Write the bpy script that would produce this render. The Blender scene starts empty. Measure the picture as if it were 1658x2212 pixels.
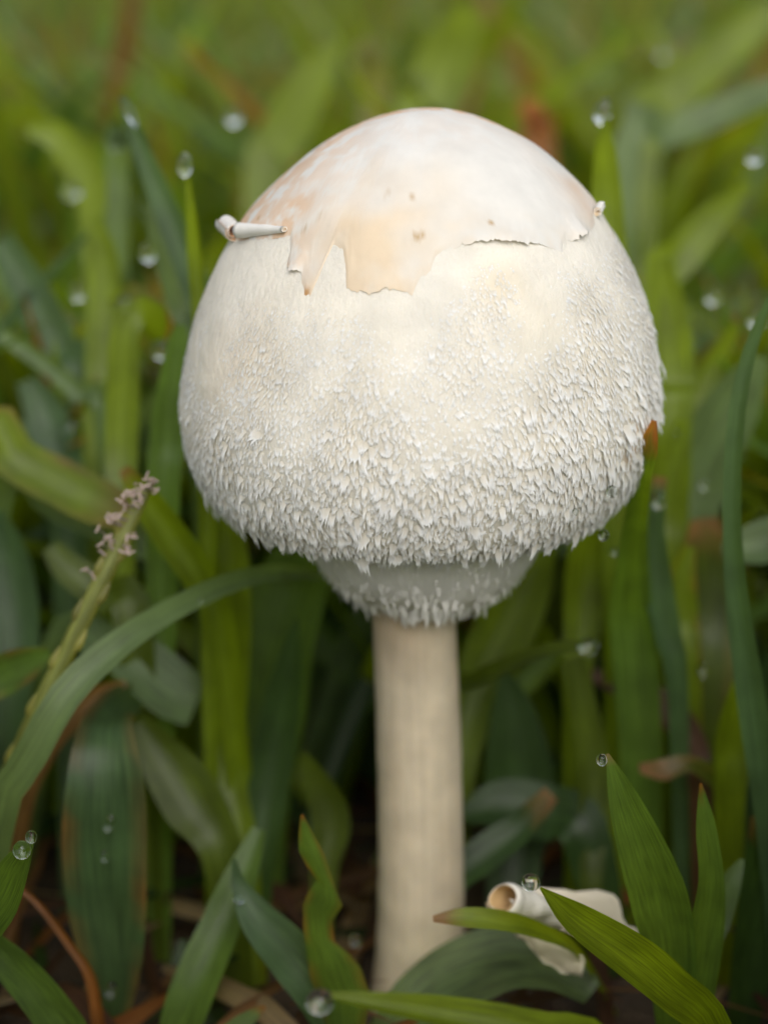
import bpy, math, random
import numpy as np
from mathutils import Vector, noise

# ------------------------------------------------------------------ camera, world, sun, exposure
MM = 0.001
D, PITCH, AIM_Z = 250.0, math.radians(17), 68.0          # mm: distance, tilt, height looked at
PXMM = 17.25                                             # photo pixels (1658 wide) per mm at distance D
CAM = np.array([0.0, -D * math.cos(PITCH), AIM_Z + D * math.sin(PITCH)])
FWD = np.array([0.0, math.cos(PITCH), -math.sin(PITCH)])
RGT = np.array([1.0, 0.0, 0.0])
UPV = np.cross(RGT, FWD)
TOCAM = -FWD
sc = bpy.context.scene
col = sc.collection
cd = bpy.data.cameras.new('camera')
cam = bpy.data.objects.new('camera', cd); col.objects.link(cam)
cam.location = CAM * MM
cam.rotation_euler = (math.radians(90) - PITCH, 0, 0)
cd.sensor_fit = 'VERTICAL'; cd.sensor_height = 36.0; cd.sensor_width = 36.0
cd.lens = 36.0 * D / (2212 / PXMM)
cd.clip_start = 0.005; cd.clip_end = 200
cd.dof.use_dof = True
cd.dof.focus_distance = 0.2225
cd.dof.aperture_fstop = cd.lens / 6.2
cd.dof.aperture_blades = 0
sc.camera = cam

SUN_EL, SUN_AZ = math.radians(45), math.radians(170)     # azimuth clockwise from +Y (over the camera's shoulder)
w = bpy.data.worlds.new('World'); sc.world = w; w.use_nodes = True
nt = w.node_tree; nt.nodes.clear()
sky = nt.nodes.new('ShaderNodeTexSky'); sky.sky_type = 'NISHITA'; sky.sun_disc = False
sky.sun_elevation = SUN_EL; sky.sun_rotation = SUN_AZ
sky.air_density = 1.0; sky.dust_density = 4.0; sky.ozone_density = 1.0
hs = nt.nodes.new('ShaderNodeHueSaturation'); hs.inputs['Saturation'].default_value = 0.42
bg = nt.nodes.new('ShaderNodeBackground'); bg.inputs['Strength'].default_value = 0.15
wo = nt.nodes.new('ShaderNodeOutputWorld')
nt.links.new(sky.outputs[0], hs.inputs['Color']); nt.links.new(hs.outputs[0], bg.inputs['Color'])
nt.links.new(bg.outputs[0], wo.inputs['Surface'])
sd = bpy.data.lights.new('sun', 'SUN'); sd.energy = 0.8; sd.angle = math.radians(60); sd.color = (1.0, 0.99, 0.97)
sun = bpy.data.objects.new('sun', sd); col.objects.link(sun)
sdir = Vector((math.sin(SUN_AZ) * math.cos(SUN_EL), math.cos(SUN_AZ) * math.cos(SUN_EL), math.sin(SUN_EL)))
sun.rotation_euler = sdir.to_track_quat('Z', 'Y').to_euler()
sun.location = (0, 0, 2)
vs = sc.view_settings
vs.view_transform = 'Standard'; vs.look = 'None'; vs.gamma = 1.0; vs.use_curve_mapping = False
vs.exposure = 0.16
sc.render.engine = 'CYCLES'
cy = sc.cycles
cy.use_denoising = True
try: cy.denoiser = 'OPENIMAGEDENOISE'
except Exception: pass
cy.max_bounces = 8; cy.transmission_bounces = 8; cy.diffuse_bounces = 4; cy.glossy_bounces = 3
cy.caustics_reflective = False; cy.caustics_refractive = True
cy.sample_clamp_indirect = 6.0

# ------------------------------------------------------------------ helpers
rng = random.Random(7)
nr = np.random.RandomState(11)

def ray(u, v):
    return FWD + RGT * ((u - 829) / (PXMM * D)) + UPV * ((1106 - v) / (PXMM * D))
def pix(u, v, y):
    """point (mm) seen at photo pixel u,v whose world depth is y"""
    d = ray(u, v); return CAM + d * ((y - CAM[1]) / d[1])
def depth(p): return float(np.dot(np.asarray(p) - CAM, FWD))
def proj(p):
    q = np.asarray(p) - CAM; dz = q @ FWD
    return 829 + (q @ RGT) / dz * PXMM * D, 1106 - (q @ UPV) / dz * PXMM * D
def ground_pt(u, y, z=-1.0):
    """point on the ground at depth y seen in photo column u"""
    dz = np.dot(np.array([0, y, z]) - CAM, FWD)
    return np.array([(u - 829) / (PXMM * D) * dz, y, z])
def nrm(a): return a / (np.linalg.norm(a) + 1e-12)

def catmull(P, n):
    P = np.asarray(P, float)
    if len(P) == 2: return np.array([P[0] + (P[1] - P[0]) * t for t in np.linspace(0, 1, n)])
    Q = np.vstack([2 * P[0] - P[1], P, 2 * P[-1] - P[-2]])
    seg = np.sqrt(np.linalg.norm(np.diff(P[:, :3], axis=0), axis=1)) + 1e-9
    cum = np.concatenate([[0], np.cumsum(seg)]); out = []
    for t in np.linspace(0, cum[-1], n):
        i = min(max(np.searchsorted(cum, t, 'right') - 1, 0), len(P) - 2)
        f = (t - cum[i]) / seg[i]
        a, b, c, d = Q[i], Q[i + 1], Q[i + 2], Q[i + 3]
        out.append(0.5 * (2 * b + (c - a) * f + (2 * a - 5 * b + 4 * c - d) * f * f + (3 * b - a - 3 * c + d) * f ** 3))
    return np.array(out)

def mesh(name, V, F, tint=None, buv=None, mat=None, smooth=True):
    me = bpy.data.meshes.new(name)
    me.from_pydata((np.asarray(V) * MM).tolist(), [], [tuple(f) for f in F])
    n = len(me.vertices)
    if tint is not None:
        a = me.attributes.new('tint', 'FLOAT_COLOR', 'POINT')
        t = np.ones((n, 4), np.float32); t[:, :3] = np.asarray(tint, np.float32).reshape(-1, 3)
        a.data.foreach_set('color', t.ravel())
    if buv is not None:
        a = me.attributes.new('buv', 'FLOAT_VECTOR', 'POINT')
        t = np.zeros((n, 3), np.float32); t[:, :2] = buv
        a.data.foreach_set('vector', t.ravel())
    if smooth: me.polygons.foreach_set('use_smooth', np.ones(len(me.polygons), bool))
    if mat: me.materials.append(mat)
    me.update()
    return me

def link(name, me, parent=None, origin=None):
    """origin in mm: moves the object's origin to the thing's base"""
    o = bpy.data.objects.new(name, me); col.objects.link(o)
    if origin is not None:
        og = np.asarray(origin, float) * MM
        n = len(me.vertices); c = np.empty(n * 3); me.vertices.foreach_get('co', c)
        c = (c.reshape(-1, 3) - og).ravel(); me.vertices.foreach_set('co', c); me.update()
        o.location = og
    if parent is not None:
        o.parent = parent
    return o
def tag(o, label, cat, group=None, kind=None):
    o['label'] = label; o['category'] = cat
    if group: o['group'] = group
    if kind: o['kind'] = kind
    return o
def empty(name, loc):
    o = bpy.data.objects.new(name, None); col.objects.link(o); o.location = np.asarray(loc) * MM
    o.empty_display_size = 0.01
    return o
def part(name, me, parent):
    """mesh in world mm, parented to a thing (or part) placed at some origin"""
    o = bpy.data.objects.new(name, me); col.objects.link(o)
    base = Vector((0, 0, 0)); p = parent
    while p: base += p.location; p = p.parent
    n = len(me.vertices); c = np.empty(n * 3); me.vertices.foreach_get('co', c)
    c = (c.reshape(-1, 3) - np.array(base)).ravel(); me.vertices.foreach_set('co', c); me.update()
    o.parent = parent
    return o

# ------------------------------------------------------------------ materials
def newmat(name):
    m = bpy.data.materials.new(name); m.use_nodes = True
    t = m.node_tree; t.nodes.clear()
    return m, t, t.nodes.new('ShaderNodeOutputMaterial')
def N(t, kind, **kw):
    n = t.nodes.new(kind)
    for k, v in kw.items():
        if k in n.inputs: n.inputs[k].default_value = v
        else: setattr(n, k, v)
    return n

def grass_material():
    m, t, out = newmat('grass')
    L = t.links.new
    at = N(t, 'ShaderNodeAttribute', attribute_name='tint')
    uv = N(t, 'ShaderNodeAttribute', attribute_name='buv')
    mp = N(t, 'ShaderNodeMapping'); mp.inputs['Scale'].default_value = (38, 1.1, 1)
    L(uv.outputs['Vector'], mp.inputs['Vector'])
    geo = N(t, 'ShaderNodeNewGeometry')
    oi = N(t, 'ShaderNodeObjectInfo')
    ad = N(t, 'ShaderNodeVectorMath', operation='ADD')
    L(mp.outputs[0], ad.inputs[0]); L(oi.outputs['Random'], ad.inputs[1])
    vein = N(t, 'ShaderNodeTexNoise', Scale=1.0, Detail=2.0); L(ad.outputs[0], vein.inputs['Vector'])
    mot = N(t, 'ShaderNodeTexNoise', Scale=160.0, Detail=3.0); L(geo.outputs['Position'], mot.inputs['Vector'])
    r1 = N(t, 'ShaderNodeMapRange'); r1.inputs['From Min'].default_value = 0.3; r1.inputs['From Max'].default_value = 0.7
    r1.inputs['To Min'].default_value = 0.62; r1.inputs['To Max'].default_value = 1.25
    L(vein.outputs[0], r1.inputs[0])
    r2 = N(t, 'ShaderNodeMapRange'); r2.inputs['From Min'].default_value = 0.3; r2.inputs['From Max'].default_value = 0.7
    r2.inputs['To Min'].default_value = 0.8; r2.inputs['To Max'].default_value = 1.2
    L(mot.outputs[0], r2.inputs[0])
    mu = N(t, 'ShaderNodeMath', operation='MULTIPLY'); L(r1.outputs[0], mu.inputs[0]); L(r2.outputs[0], mu.inputs[1])
    c1 = N(t, 'ShaderNodeVectorMath', operation='SCALE'); L(at.outputs['Color'], c1.inputs[0]); L(mu.outputs[0], c1.inputs['Scale'])
    c2 = N(t, 'ShaderNodeVectorMath', operation='MULTIPLY'); L(c1.outputs[0], c2.inputs[0]); c2.inputs[1].default_value = (3.1, 2.5, 0.2)
    bp = N(t, 'ShaderNodeBump', Strength=0.35, Distance=0.00012)
    L(vein.outputs[0], bp.inputs['Height'])
    p = N(t, 'ShaderNodeBsdfPrincipled', Roughness=0.42)
    p.inputs['Specular IOR Level'].default_value = 0.55
    L(c1.outputs[0], p.inputs['Base Color']); L(bp.outputs[0], p.inputs['Normal'])
    tr = N(t, 'ShaderNodeBsdfTranslucent'); L(c2.outputs[0], tr.inputs['Color'])
    mx = N(t, 'ShaderNodeMixShader'); mx.inputs[0].default_value = 0.55
    L(p.outputs[0], mx.inputs[1]); L(tr.outputs[0], mx.inputs[2]); L(mx.outputs[0], out.inputs['Surface'])
    return m

def flesh_material(name, rough=0.75, sss=0.3, bump=0.25, stretch=(900, 900, 300), attr=True, base=(0.8, 0.77, 0.7), vary=0.10, thin=0.0):
    """matt fungal tissue; colour from the tint attribute, fibrous relief"""
    m, t, out = newmat(name); L = t.links.new
    geo = N(t, 'ShaderNodeNewGeometry')
    mp = N(t, 'ShaderNodeMapping'); mp.inputs['Scale'].default_value = stretch
    L(geo.outputs['Position'], mp.inputs['Vector'])
    no = N(t, 'ShaderNodeTexNoise', Scale=1.0, Detail=4.0, Roughness=0.65); L(mp.outputs[0], no.inputs['Vector'])
    n2 = N(t, 'ShaderNodeTexNoise', Scale=220.0, Detail=3.0); L(geo.outputs['Position'], n2.inputs['Vector'])
    r = N(t, 'ShaderNodeMapRange'); r.inputs['From Min'].default_value = 0.3; r.inputs['From Max'].default_value = 0.7
    r.inputs['To Min'].default_value = 1 - vary; r.inputs['To Max'].default_value = 1.0 + vary * 0.4
    L(n2.outputs[0], r.inputs[0])
    sc_ = N(t, 'ShaderNodeVectorMath', operation='SCALE'); L(r.outputs[0], sc_.inputs['Scale'])
    if attr:
        at = N(t, 'ShaderNodeAttribute', attribute_name='tint'); L(at.outputs['Color'], sc_.inputs[0])
    else: sc_.inputs[0].default_value = base
    bp = N(t, 'ShaderNodeBump', Strength=bump, Distance=0.0003); L(no.outputs[0], bp.inputs['Height'])
    p = N(t, 'ShaderNodeBsdfPrincipled', Roughness=rough)
    p.inputs['Specular IOR Level'].default_value = 0.25
    p.inputs['Subsurface Weight'].default_value = sss
    p.inputs['Subsurface Radius'].default_value = (1.0, 0.75, 0.5)
    p.inputs['Subsurface Scale'].default_value = 0.0022
    L(sc_.outputs[0], p.inputs['Base Color']); L(bp.outputs[0], p.inputs['Normal'])
    if thin:                                               # a thin flake lets light through
        tr = N(t, 'ShaderNodeBsdfTranslucent'); L(sc_.outputs[0], tr.inputs['Color'])
        mx = N(t, 'ShaderNodeMixShader'); mx.inputs[0].default_value = thin
        L(p.outputs[0], mx.inputs[1]); L(tr.outputs[0], mx.inputs[2]); L(mx.outputs[0], out.inputs['Surface'])
    else: L(p.outputs[0], out.inputs['Surface'])
    return m

def water_material():
    m, t, out = newmat('dew_water')
    g = N(t, 'ShaderNodeBsdfGlass', Roughness=0.0, IOR=1.333); g.inputs['Color'].default_value = (0.98, 1, 0.99, 1)
    t.links.new(g.outputs[0], out.inputs['Surface'])
    return m

def soil_material():
    m, t, out = newmat('soil'); L = t.links.new
    geo = N(t, 'ShaderNodeNewGeometry')
    n1 = N(t, 'ShaderNodeTexNoise', Scale=90.0, Detail=6.0, Roughness=0.7); L(geo.outputs['Position'], n1.inputs['Vector'])
    n2 = N(t, 'ShaderNodeTexNoise', Scale=600.0, Detail=4.0); L(geo.outputs['Position'], n2.inputs['Vector'])
    cr = N(t, 'ShaderNodeValToRGB'); e = cr.color_ramp.elements
    e[0].position = 0.35; e[0].color = (0.022, 0.016, 0.011, 1); e[1].position = 0.7; e[1].color = (0.085, 0.055, 0.032, 1)
    L(n1.outputs[0], cr.inputs[0])
    bp = N(t, 'ShaderNodeBump', Strength=0.8, Distance=0.002); L(n2.outputs[0], bp.inputs['Height'])
    p = N(t, 'ShaderNodeBsdfPrincipled', Roughness=0.85)
    L(cr.outputs[0], p.inputs['Base Color']); L(bp.outputs[0], p.inputs['Normal']); L(p.outputs[0], out.inputs['Surface'])
    return m

GRASS = grass_material()
M_CAP = flesh_material('cap_flesh', 0.8, 0.12, 0.6, (1500, 1500, 600))
M_SKIN = flesh_material('cap_skin', 0.6, 0.0, 0.15, (700, 700, 700), vary=0.08, thin=.12)
M_SCALE = flesh_material('scale_flesh', 0.7, 0.0, 0.3, (2500, 2500, 700), thin=.14)
M_STEM = flesh_material('stem_flesh', 0.65, 0.3, 0.5, (1600, 1600, 110), vary=0.16)
M_VEIL = flesh_material('veil_flesh', 0.75, 0.0, 0.45, (1300, 1300, 350), thin=.12)
M_BITS = flesh_material('flower_tissue', 0.6, 0.3, 0.1)
WATER = water_material()
SOIL = soil_material()

# ------------------------------------------------------------------ ground
def ground():
    g = [-40000, -4000, -1500] + list(np.linspace(-700, 700, 90)) + [1500, 4000, 40000]
    gx = np.array(g); gy = np.array(g) + 0
    V = []; 
    for y in gy:
        for x in gx:
            near = math.exp(-(x * x + y * y) / 700 ** 2)
            V.append((x, y, -1.5 + 2.2 * near * noise.noise((x * .03, y * .03, 0)) + 1.2 * near * noise.noise((x * .11, y * .11, 5))))
    n = len(gx)
    F = [(j * n + i, j * n + i + 1, (j + 1) * n + i + 1, (j + 1) * n + i) for j in range(n - 1) for i in range(n - 1)]
    o = link('ground', mesh('ground', V, F, mat=SOIL)); o['kind'] = 'structure'
    o['label'] = 'dark brown soil under the lawn'
ground()

# ------------------------------------------------------------------ mushroom
AX = 4.2                                                # axis x (mm)
def z_at(v, y=0.0): return pix(829, v, y)[2]
# outline of the cap: photo row, half width in px (read at the axis' depth)
outl = [(240, 55), (262, 130), (310, 226), (370, 301), (430, 361), (490, 403), (540, 434), (590, 459), (640, 479), (690, 494),
        (740, 505), (800, 514), (860, 518), (910, 512), (955, 500), (995, 483), (1030, 464)]
prof = [(0.0, z_at(236))]
for v, h in outl:
    p = pix(829 + h, v, 0); prof.append((p[0], p[2]))
zb = pix(829, 1198, -22)[2]
prof += [(25.4, zb + 1.3), (24.0, zb + .4), (22.0, zb), (19.5, zb - .1), (17.0, zb + .1)]
PR = catmull([(a, b, 0) for a, b in prof], 400)[:, :2]
PR[:, 0] = np.maximum(PR[:, 0], 0)
arc = np.concatenate([[0], np.cumsum(np.linalg.norm(np.diff(PR, axis=0), axis=1))]); ARC = arc[-1]; arc /= ARC
Z0 = z_at(860)
def shear(z): return 1.1 * (z - Z0) / 35.0              # the cap leans a little
def cap_pt(az, s, off=0.0):
    """az 0 faces the camera, + to the right; s 0 apex .. 1 margin; off mm outward"""
    s = np.asarray(s, float); az = np.asarray(az, float)
    r = np.interp(s, arc, PR[:, 0]); z = np.interp(s, arc, PR[:, 1])
    e = 0.004
    dr = np.interp(np.minimum(s + e, 1), arc, PR[:, 0]) - np.interp(np.maximum(s - e, 0), arc, PR[:, 0])
    dz = np.interp(np.minimum(s + e, 1), arc, PR[:, 1]) - np.interp(np.maximum(s - e, 0), arc, PR[:, 1])
    ln = np.sqrt(dr * dr + dz * dz) + 1e-9
    nrr, nzz = -dz / ln, dr / ln
    wob = 1 + 0.008 * np.sin(2 * az + 1.0) + 0.006 * np.sin(3 * az + 2.2) * np.clip(s * 2, 0, 1)
    R = r * wob + off * nrr; Zz = z + off * nzz
    return np.stack([AX + shear(z) + R * np.sin(az), -R * np.cos(az), Zz], -1)
def cap_frame(az, s):
    P = cap_pt(az, s); T = nrm(cap_pt(az, min(s + .004, 1)) - cap_pt(az, max(s - .004, 0)))
    S = nrm(cap_pt(az + .01, s) - cap_pt(az - .01, s)); Nn = nrm(np.cross(S, T))
    if np.dot(Nn, P - np.array([AX, 0, Z0 - 5])) < 0: Nn = -Nn
    return P, S, T, Nn
# table for finding the cap point under a photo pixel
_az = np.linspace(-1.75, 1.75, 420); _s = np.linspace(0.02, 1, 300)
_A, _S = np.meshgrid(_az, _s)
_P = cap_pt(_A, _S); _q = _P - CAM; _d = _q @ FWD
_U = 829 + _q[..., 0] / _d * PXMM * D; _V = 1106 - (_q @ UPV) / _d * PXMM * D
def cap_hit(u, v):
    e = (_U - u) ** 2 + (_V - v) ** 2 + 0.004 * (_d - _d.min()) ** 2 * 100
    i = np.unravel_index(np.argmin(e), e.shape); return _A[i], _S[i]

mushroom = empty('mushroom', (AX, 0, 0))
tag(mushroom, 'white egg-capped mushroom with shaggy scales standing on a pale stem', 'mushroom')

CREAM = np.array([0.72, 0.67, 0.565]); WHITE = np.array([0.765, 0.75, 0.705]); TAN = np.array([0.74, 0.55, 0.34]); ORANGE = np.array([0.72, 0.40, 0.19])
def fbm(p, f, o=3): return noise.fractal((p[0] * f, p[1] * f, p[2] * f), 0.9, 2.0, o)

# cap body
na, ns = 240, 150
azs = np.linspace(-math.pi, math.pi, na, endpoint=False); ss = np.linspace(0.0, 1, ns)
V, C = [], []
for j, s in enumerate(ss):
    for a in azs:
        p = cap_pt(a, s)
        nz = noise.noise((p[0] * .12, p[1] * .12, p[2] * .12)); n2 = noise.noise((p[0] * .9, p[1] * .9, p[2] * .6))
        V.append(cap_pt(a, s, 0.25 * nz * min(1, s * 3) + 0.07 * n2 * max(0, min(1, (s - .3) * 5))))
        k = max(0, min(1, 0.5 + 0.9 * fbm(p, .07)))
        c = CREAM * (1 - .35 * k) + WHITE * .35 * k
        if s < .5: c = c * (s / .5) ** .5 * 1.0 + WHITE * (1 - (s / .5) ** .5)
        # the bruised notch where the brown blade presses on the cap
        C.append(c)
F = [(j * na + i, (j + 1) * na + i, (j + 1) * na + (i + 1) % na, j * na + (i + 1) % na) for j in range(ns - 1) for i in range(na)]
# close below: shallow underside of pale gills
for k, (rr, dz) in enumerate([(14, 1.0), (9, 2.5), (5, 4.0)]):
    for a in azs: V.append((AX + rr * math.sin(a), -rr * math.cos(a), PR[-1, 1] + dz)); C.append(CREAM * .9)
    j = ns - 1 + k
    F += [(j * na + i, (j + 1) * na + i, (j + 1) * na + (i + 1) % na, j * na + (i + 1) % na) for i in range(na)]
# brown bruise on the right lower side
hz = cap_pt(*cap_hit(1368, 965))
V = np.array(V); C = np.array(C)
dd = np.linalg.norm((V - hz) * np.array([1, 1, .6]), axis=1); wgt = np.clip(1.15 - dd / 2.6, 0, 1)[:, None] * .75
C = C * (1 - wgt) + np.array([.55, .30, .12]) * wgt
hz = cap_pt(*cap_hit(520, 800)); dd = np.linalg.norm(V - hz, axis=1); wgt = np.clip(1 - dd / 9, 0, 1)[:, None] * .28
C = C * (1 - wgt) + np.array([.80, .62, .42]) * wgt
hz = cap_pt(*cap_hit(1080, 610)); dd = np.linalg.norm(V - hz, axis=1); wgt = np.clip(1 - dd / 4, 0, 1)[:, None] * .35
C = C * (1 - wgt) + np.array([.80, .64, .38]) * wgt
cap = part('cap', mesh('cap', V, F, tint=C, mat=M_CAP), mushroom)

# smooth skin left on the crown, with a torn lower edge
edge_px = [(478, 500), (520, 520), (560, 518), (600, 512), (622, 508), (624, 545), (618, 570), (622, 583), (640, 589), (651, 588),
           (654, 622), (657, 641), (669, 642), (674, 626), (690, 598), (712, 540), (722, 532), (738, 545), (745, 580), (746, 622), (775, 628), (800, 636), (830, 622), (850, 626),
           (880, 636), (888, 645), (898, 620), (908, 598), (930, 588), (940, 562), (962, 545), (1000, 528), (1030, 524), (1060, 522), (1100, 526),
           (1130, 530), (1160, 528), (1190, 536), (1212, 543), (1222, 520), (1245, 516), (1270, 500), (1282, 488), (1284, 468), (1296, 455)]
eh = [cap_hit(u, v) for u, v in edge_px]
ea = np.array([h[0] for h in eh]); es = np.array([h[1] for h in eh])
for i in range(1, len(ea)): ea[i] = max(ea[i], ea[i - 1] + .006)
nA = 560; AA = np.linspace(-math.pi, math.pi, nA, endpoint=False)
sed = np.interp(AA, ea, es)
back = (AA < ea[0]) | (AA > ea[-1])
for i in np.where(back)[0]:
    a = AA[i]; base = es[0] if a < 0 else es[-1]
    k = min(1, (ea[0] - a if a < 0 else a - ea[-1]) / .5)
    sed[i] = base + k * (.36 - base) + k * .05 * noise.noise((math.cos(a) * 4, math.sin(a) * 4, 3)) + k * .02 * noise.noise((math.cos(a) * 14, math.sin(a) * 14, 3))
for i in range(nA): sed[i] += .005 * noise.noise((AA[i] * 40, 0, 1)) + .005 * noise.noise((AA[i] * 110, 2, 1))
lift = np.array([0.01 + 0.06 * max(0, noise.noise((a * 5, 1, 7)) + .3) for a in AA])
def bumpf(a, c, w_): return math.exp(-((a - c) / w_) ** 2)
a1 = cap_hit(1090, 525)[0]; a2 = cap_hit(635, 580)[0]; a3 = cap_hit(1255, 515)[0]; a4 = cap_hit(820, 630)[0]
for i, a in enumerate(AA): lift[i] += .55 * bumpf(a, a1, .16) + .5 * bumpf(a, a2, .04) + .8 * bumpf(a, a3, .06) + .14 * bumpf(a, a4, .10)
rows = list(np.linspace(0.0, .86, 34)) + list(np.linspace(.875, 1, 12))
V, C = [], []
def skin_col(p, a, s, se):
    c = WHITE * .97 + CREAM * .03
    f = fbm(p, .10); g = fbm(p, .5, 4)
    e = s / se
    # buff staining near the front torn edge
    k = 1.15 * bumpf(a, -.24, .40) * max(0, min(1, (e - .42) * 2.6)) * max(0, min(1, .85 + .9 * f))
    k += .35 * max(0, min(1, (e - .8) * 4)) * max(0, min(1, .5 + g))
    c = c * (1 - .75 * min(k, 1)) + np.array([.76, .585, .37]) * .75 * min(k, 1)
    # orange rubbed patches along the upper left rim and on the crown
    q = bumpf(a, -1.7, .8) * max(0, min(1, (s - .06) * 9)) * max(0, min(1, .85 + 2.4 * g + .6 * f))
    q = max(q, max(0, min(1, (.20 - s) * 12)) * max(0, min(1, .75 + 1.6 * g)) * (1 if p[1] > -1.5 else .12) )
    q = max(q, .75 * bumpf(a, 1.30, .28) * max(0, min(1, (s - .12) * 6)) * max(0, min(1, .5 + f)))
    q = max(q, .8 * bumpf(a, -.95, .30) * max(0, min(1, (e - .62) * 5)) * max(0, min(1, .35 + 2.4 * g)))
    q = min(q, 1) * .8
    return c * (1 - q) + np.array([.72, .43, .21]) * q
specks = [cap_hit(u, v) for u, v in [(836, 420), (888, 428), (893, 513), (902, 512), (912, 510), (655, 497), (690, 470), (1060, 480), (560, 470), (545, 455)]]
spk = [cap_pt(a, s) for a, s in specks]
for r_ in rows:
    for i, a in enumerate(AA):
        s = sed[i] * r_; k = max(0, (r_ - .86) / .14)
        q0 = cap_pt(a, s); dsp = .25 * noise.noise((q0[0] * .12, q0[1] * .12, q0[2] * .12)) * min(1, s * 3)
        p = cap_pt(a, s, 0.10 + dsp + lift[i] * k * k - .16 * max(0, (r_ - .965) / .035) * (1 - min(1, lift[i] / .25)) + .04 * noise.noise((a * 30 * r_, s * 60, 0)))
        V.append(p); C.append(skin_col(p, a, s, sed[i]))
nrw = len(rows)
F = [(j * nA + i, (j + 1) * nA + i, (j + 1) * nA + (i + 1) % nA, j * nA + (i + 1) % nA) for j in range(nrw - 1) for i in range(nA)]
V = np.array(V); C = np.array(C)
for q in spk:
    dd = np.linalg.norm(V - q, axis=1); wgt = np.clip(1.25 - dd / .42, 0, 1)[:, None] * .8
    C = C * (1 - wgt) + np.array([.45, .27, .08]) * wgt
tipc = cap_pt(*cap_hit(660, 632)); dd = np.linalg.norm(V - tipc, axis=1); wgt = np.clip(1.3 - dd / .6, 0, 1)[:, None]
C = C * (1 - wgt) + np.array([.50, .27, .10]) * wgt
skin = part('skin_patch', mesh('skin_patch', V, F, tint=C, mat=M_SKIN), cap)
skin['label'] = 'smooth cream skin with a torn edge on the crown'

def scroll(A, B, up, r0, r1, turns, n_l=16, n_t=40, start=0.0, inner=TAN, outer=WHITE, flare=0.0, jag=.25, thick=.22, seed=1, rough=.09):
    """a rolled-up strip of skin: spiral sheet with thickness, axis A to B"""
    A, B = np.asarray(A), np.asarray(B); ax = nrm(B - A); e1 = nrm(np.asarray(up) - ax * np.dot(up, ax)); e2 = np.cross(ax, e1)
    Vv, Cc = [], []
    for layer in (0, 1):
        for i in range(n_l):
            t = i / (n_l - 1)
            for k in range(n_t):
                f = k / (n_t - 1); th = start + f * turns * 2 * math.pi
                r = (r0 + (r1 - r0) * f) * (1 + flare * (t - .5)) - layer * thick
                r *= 1 + rough * noise.noise((t * 3, f * 7, seed)) + rough * noise.noise((t * 8, f * 3, seed + 5))
                tt = t + (jag * noise.noise((f * 5, seed, t * 2)) * (1 if t in (0, 1) else 0)) / max(1, np.linalg.norm(B - A))
                Vv.append(A + (B - A) * tt + e1 * r * math.cos(th) + e2 * r * math.sin(th)); Cc.append(inner if layer else outer)
    Ff = []; o1 = n_l * n_t
    for i in range(n_l - 1):
        for k in range(n_t - 1):
            a = i * n_t + k; Ff.append((a, a + 1, a + n_t + 1, a + n_t)); Ff.append((o1 + a, o1 + a + n_t, o1 + a + n_t + 1, o1 + a + 1))
    for k in range(n_t - 1):
        for i in (0, n_l - 1): a = i * n_t + k; Ff.append((a, o1 + a, o1 + a + 1, a + 1))
    for i in range(n_l - 1):
        for k in (0, n_t - 1): a = i * n_t + k; Ff.append((a, a + n_t, o1 + a + n_t, o1 + a))
    return Vv, Ff, Cc
# left curl: a tight roll lying along the edge and the open end of a second one turning round the rim
def capn(u, v, off):
    a, s = cap_hit(u, v); P, S_, T_, Nn = cap_frame(a, s); return P + Nn * off, Nn
A_, n1 = capn(528, 506, .9); B_, n2 = capn(618, 497, .35)
v_, f_, c_ = scroll(A_, B_, n2, .3, .72, 2.2, start=.5, seed=3, flare=-.9, outer=np.array([.84, .82, .77])); part('curled_flap', mesh('curled_flap', v_, f_, c_, mat=M_SKIN), skin)
A_, n1 = capn(512, 503, .6); n1 = nrm(n1)
A2 = A_ + np.array([0.1, -1.3, 0.0]); B2 = A2 + np.array([-1.3, 3.6, .5])
v_, f_, c_ = scroll(A2, B2, np.array([0, 0, 1.0]), .75, 1.25, 1.5, start=2.0, inner=ORANGE, seed=5); part('curled_flap', mesh('curled_flap', v_, f_, c_, mat=M_SKIN), skin)
A_, n1 = capn(1284, 462, .45); B_ = A_ + np.array([.6, 1.7, .5])
v_, f_, c_ = scroll(A_, B_, n1, .25, .62, 1.8, start=1.0, seed=8); part('curled_flap', mesh('curled_flap', v_, f_, c_, mat=M_SKIN), skin)

# shaggy scales: shared little torn flakes
def scale_mesh(seed):
    q = random.Random(seed); X = lambda a: q.uniform(-a, a)
    Vv, Cc, Ff = [], [], []
    wv = [.80, 1.0, .92 + X(.1), .70 + X(.15)]; yv = [-.15, .25, .6, .88]; zv = [-.16, .02, .12, .17]
    for r_ in range(4):
        for k in range(5):
            x = (k - 2) / 2 * wv[r_] * .5
            Vv.append((x + X(.05), yv[r_] + X(.05) - abs(k - 2) * .04 * r_, zv[r_] - .05 * abs(k - 2) + X(.03))); Cc.append(r_ / 3)
    tips = []
    for k in range(4):                                         # ragged teeth
        x = (k - 1.5) / 2 * wv[3] * .5
        ln = q.choice([.06, .14, .25, .34]); tips.append(len(Vv)); Vv.append((x + X(.08), .92 + ln, .17 - ln * .3 + X(.05))); Cc.append(1.0)
    for r_ in range(3):
        for k in range(4): a = r_ * 5 + k; Ff.append((a, a + 1, a + 6, a + 5))
    for k in range(4): Ff.append((15 + k, 15 + k + 1, tips[k]))
    return np.array(Vv), Ff, np.array(Cc)
VAR = [scale_mesh(100 + i) for i in range(12)]
TIP = np.array([.84, .845, .835]); BASE = np.array([.70, .645, .53])  # tan base against white tip: crevice shade put into the flake colour
var_me = []
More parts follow.
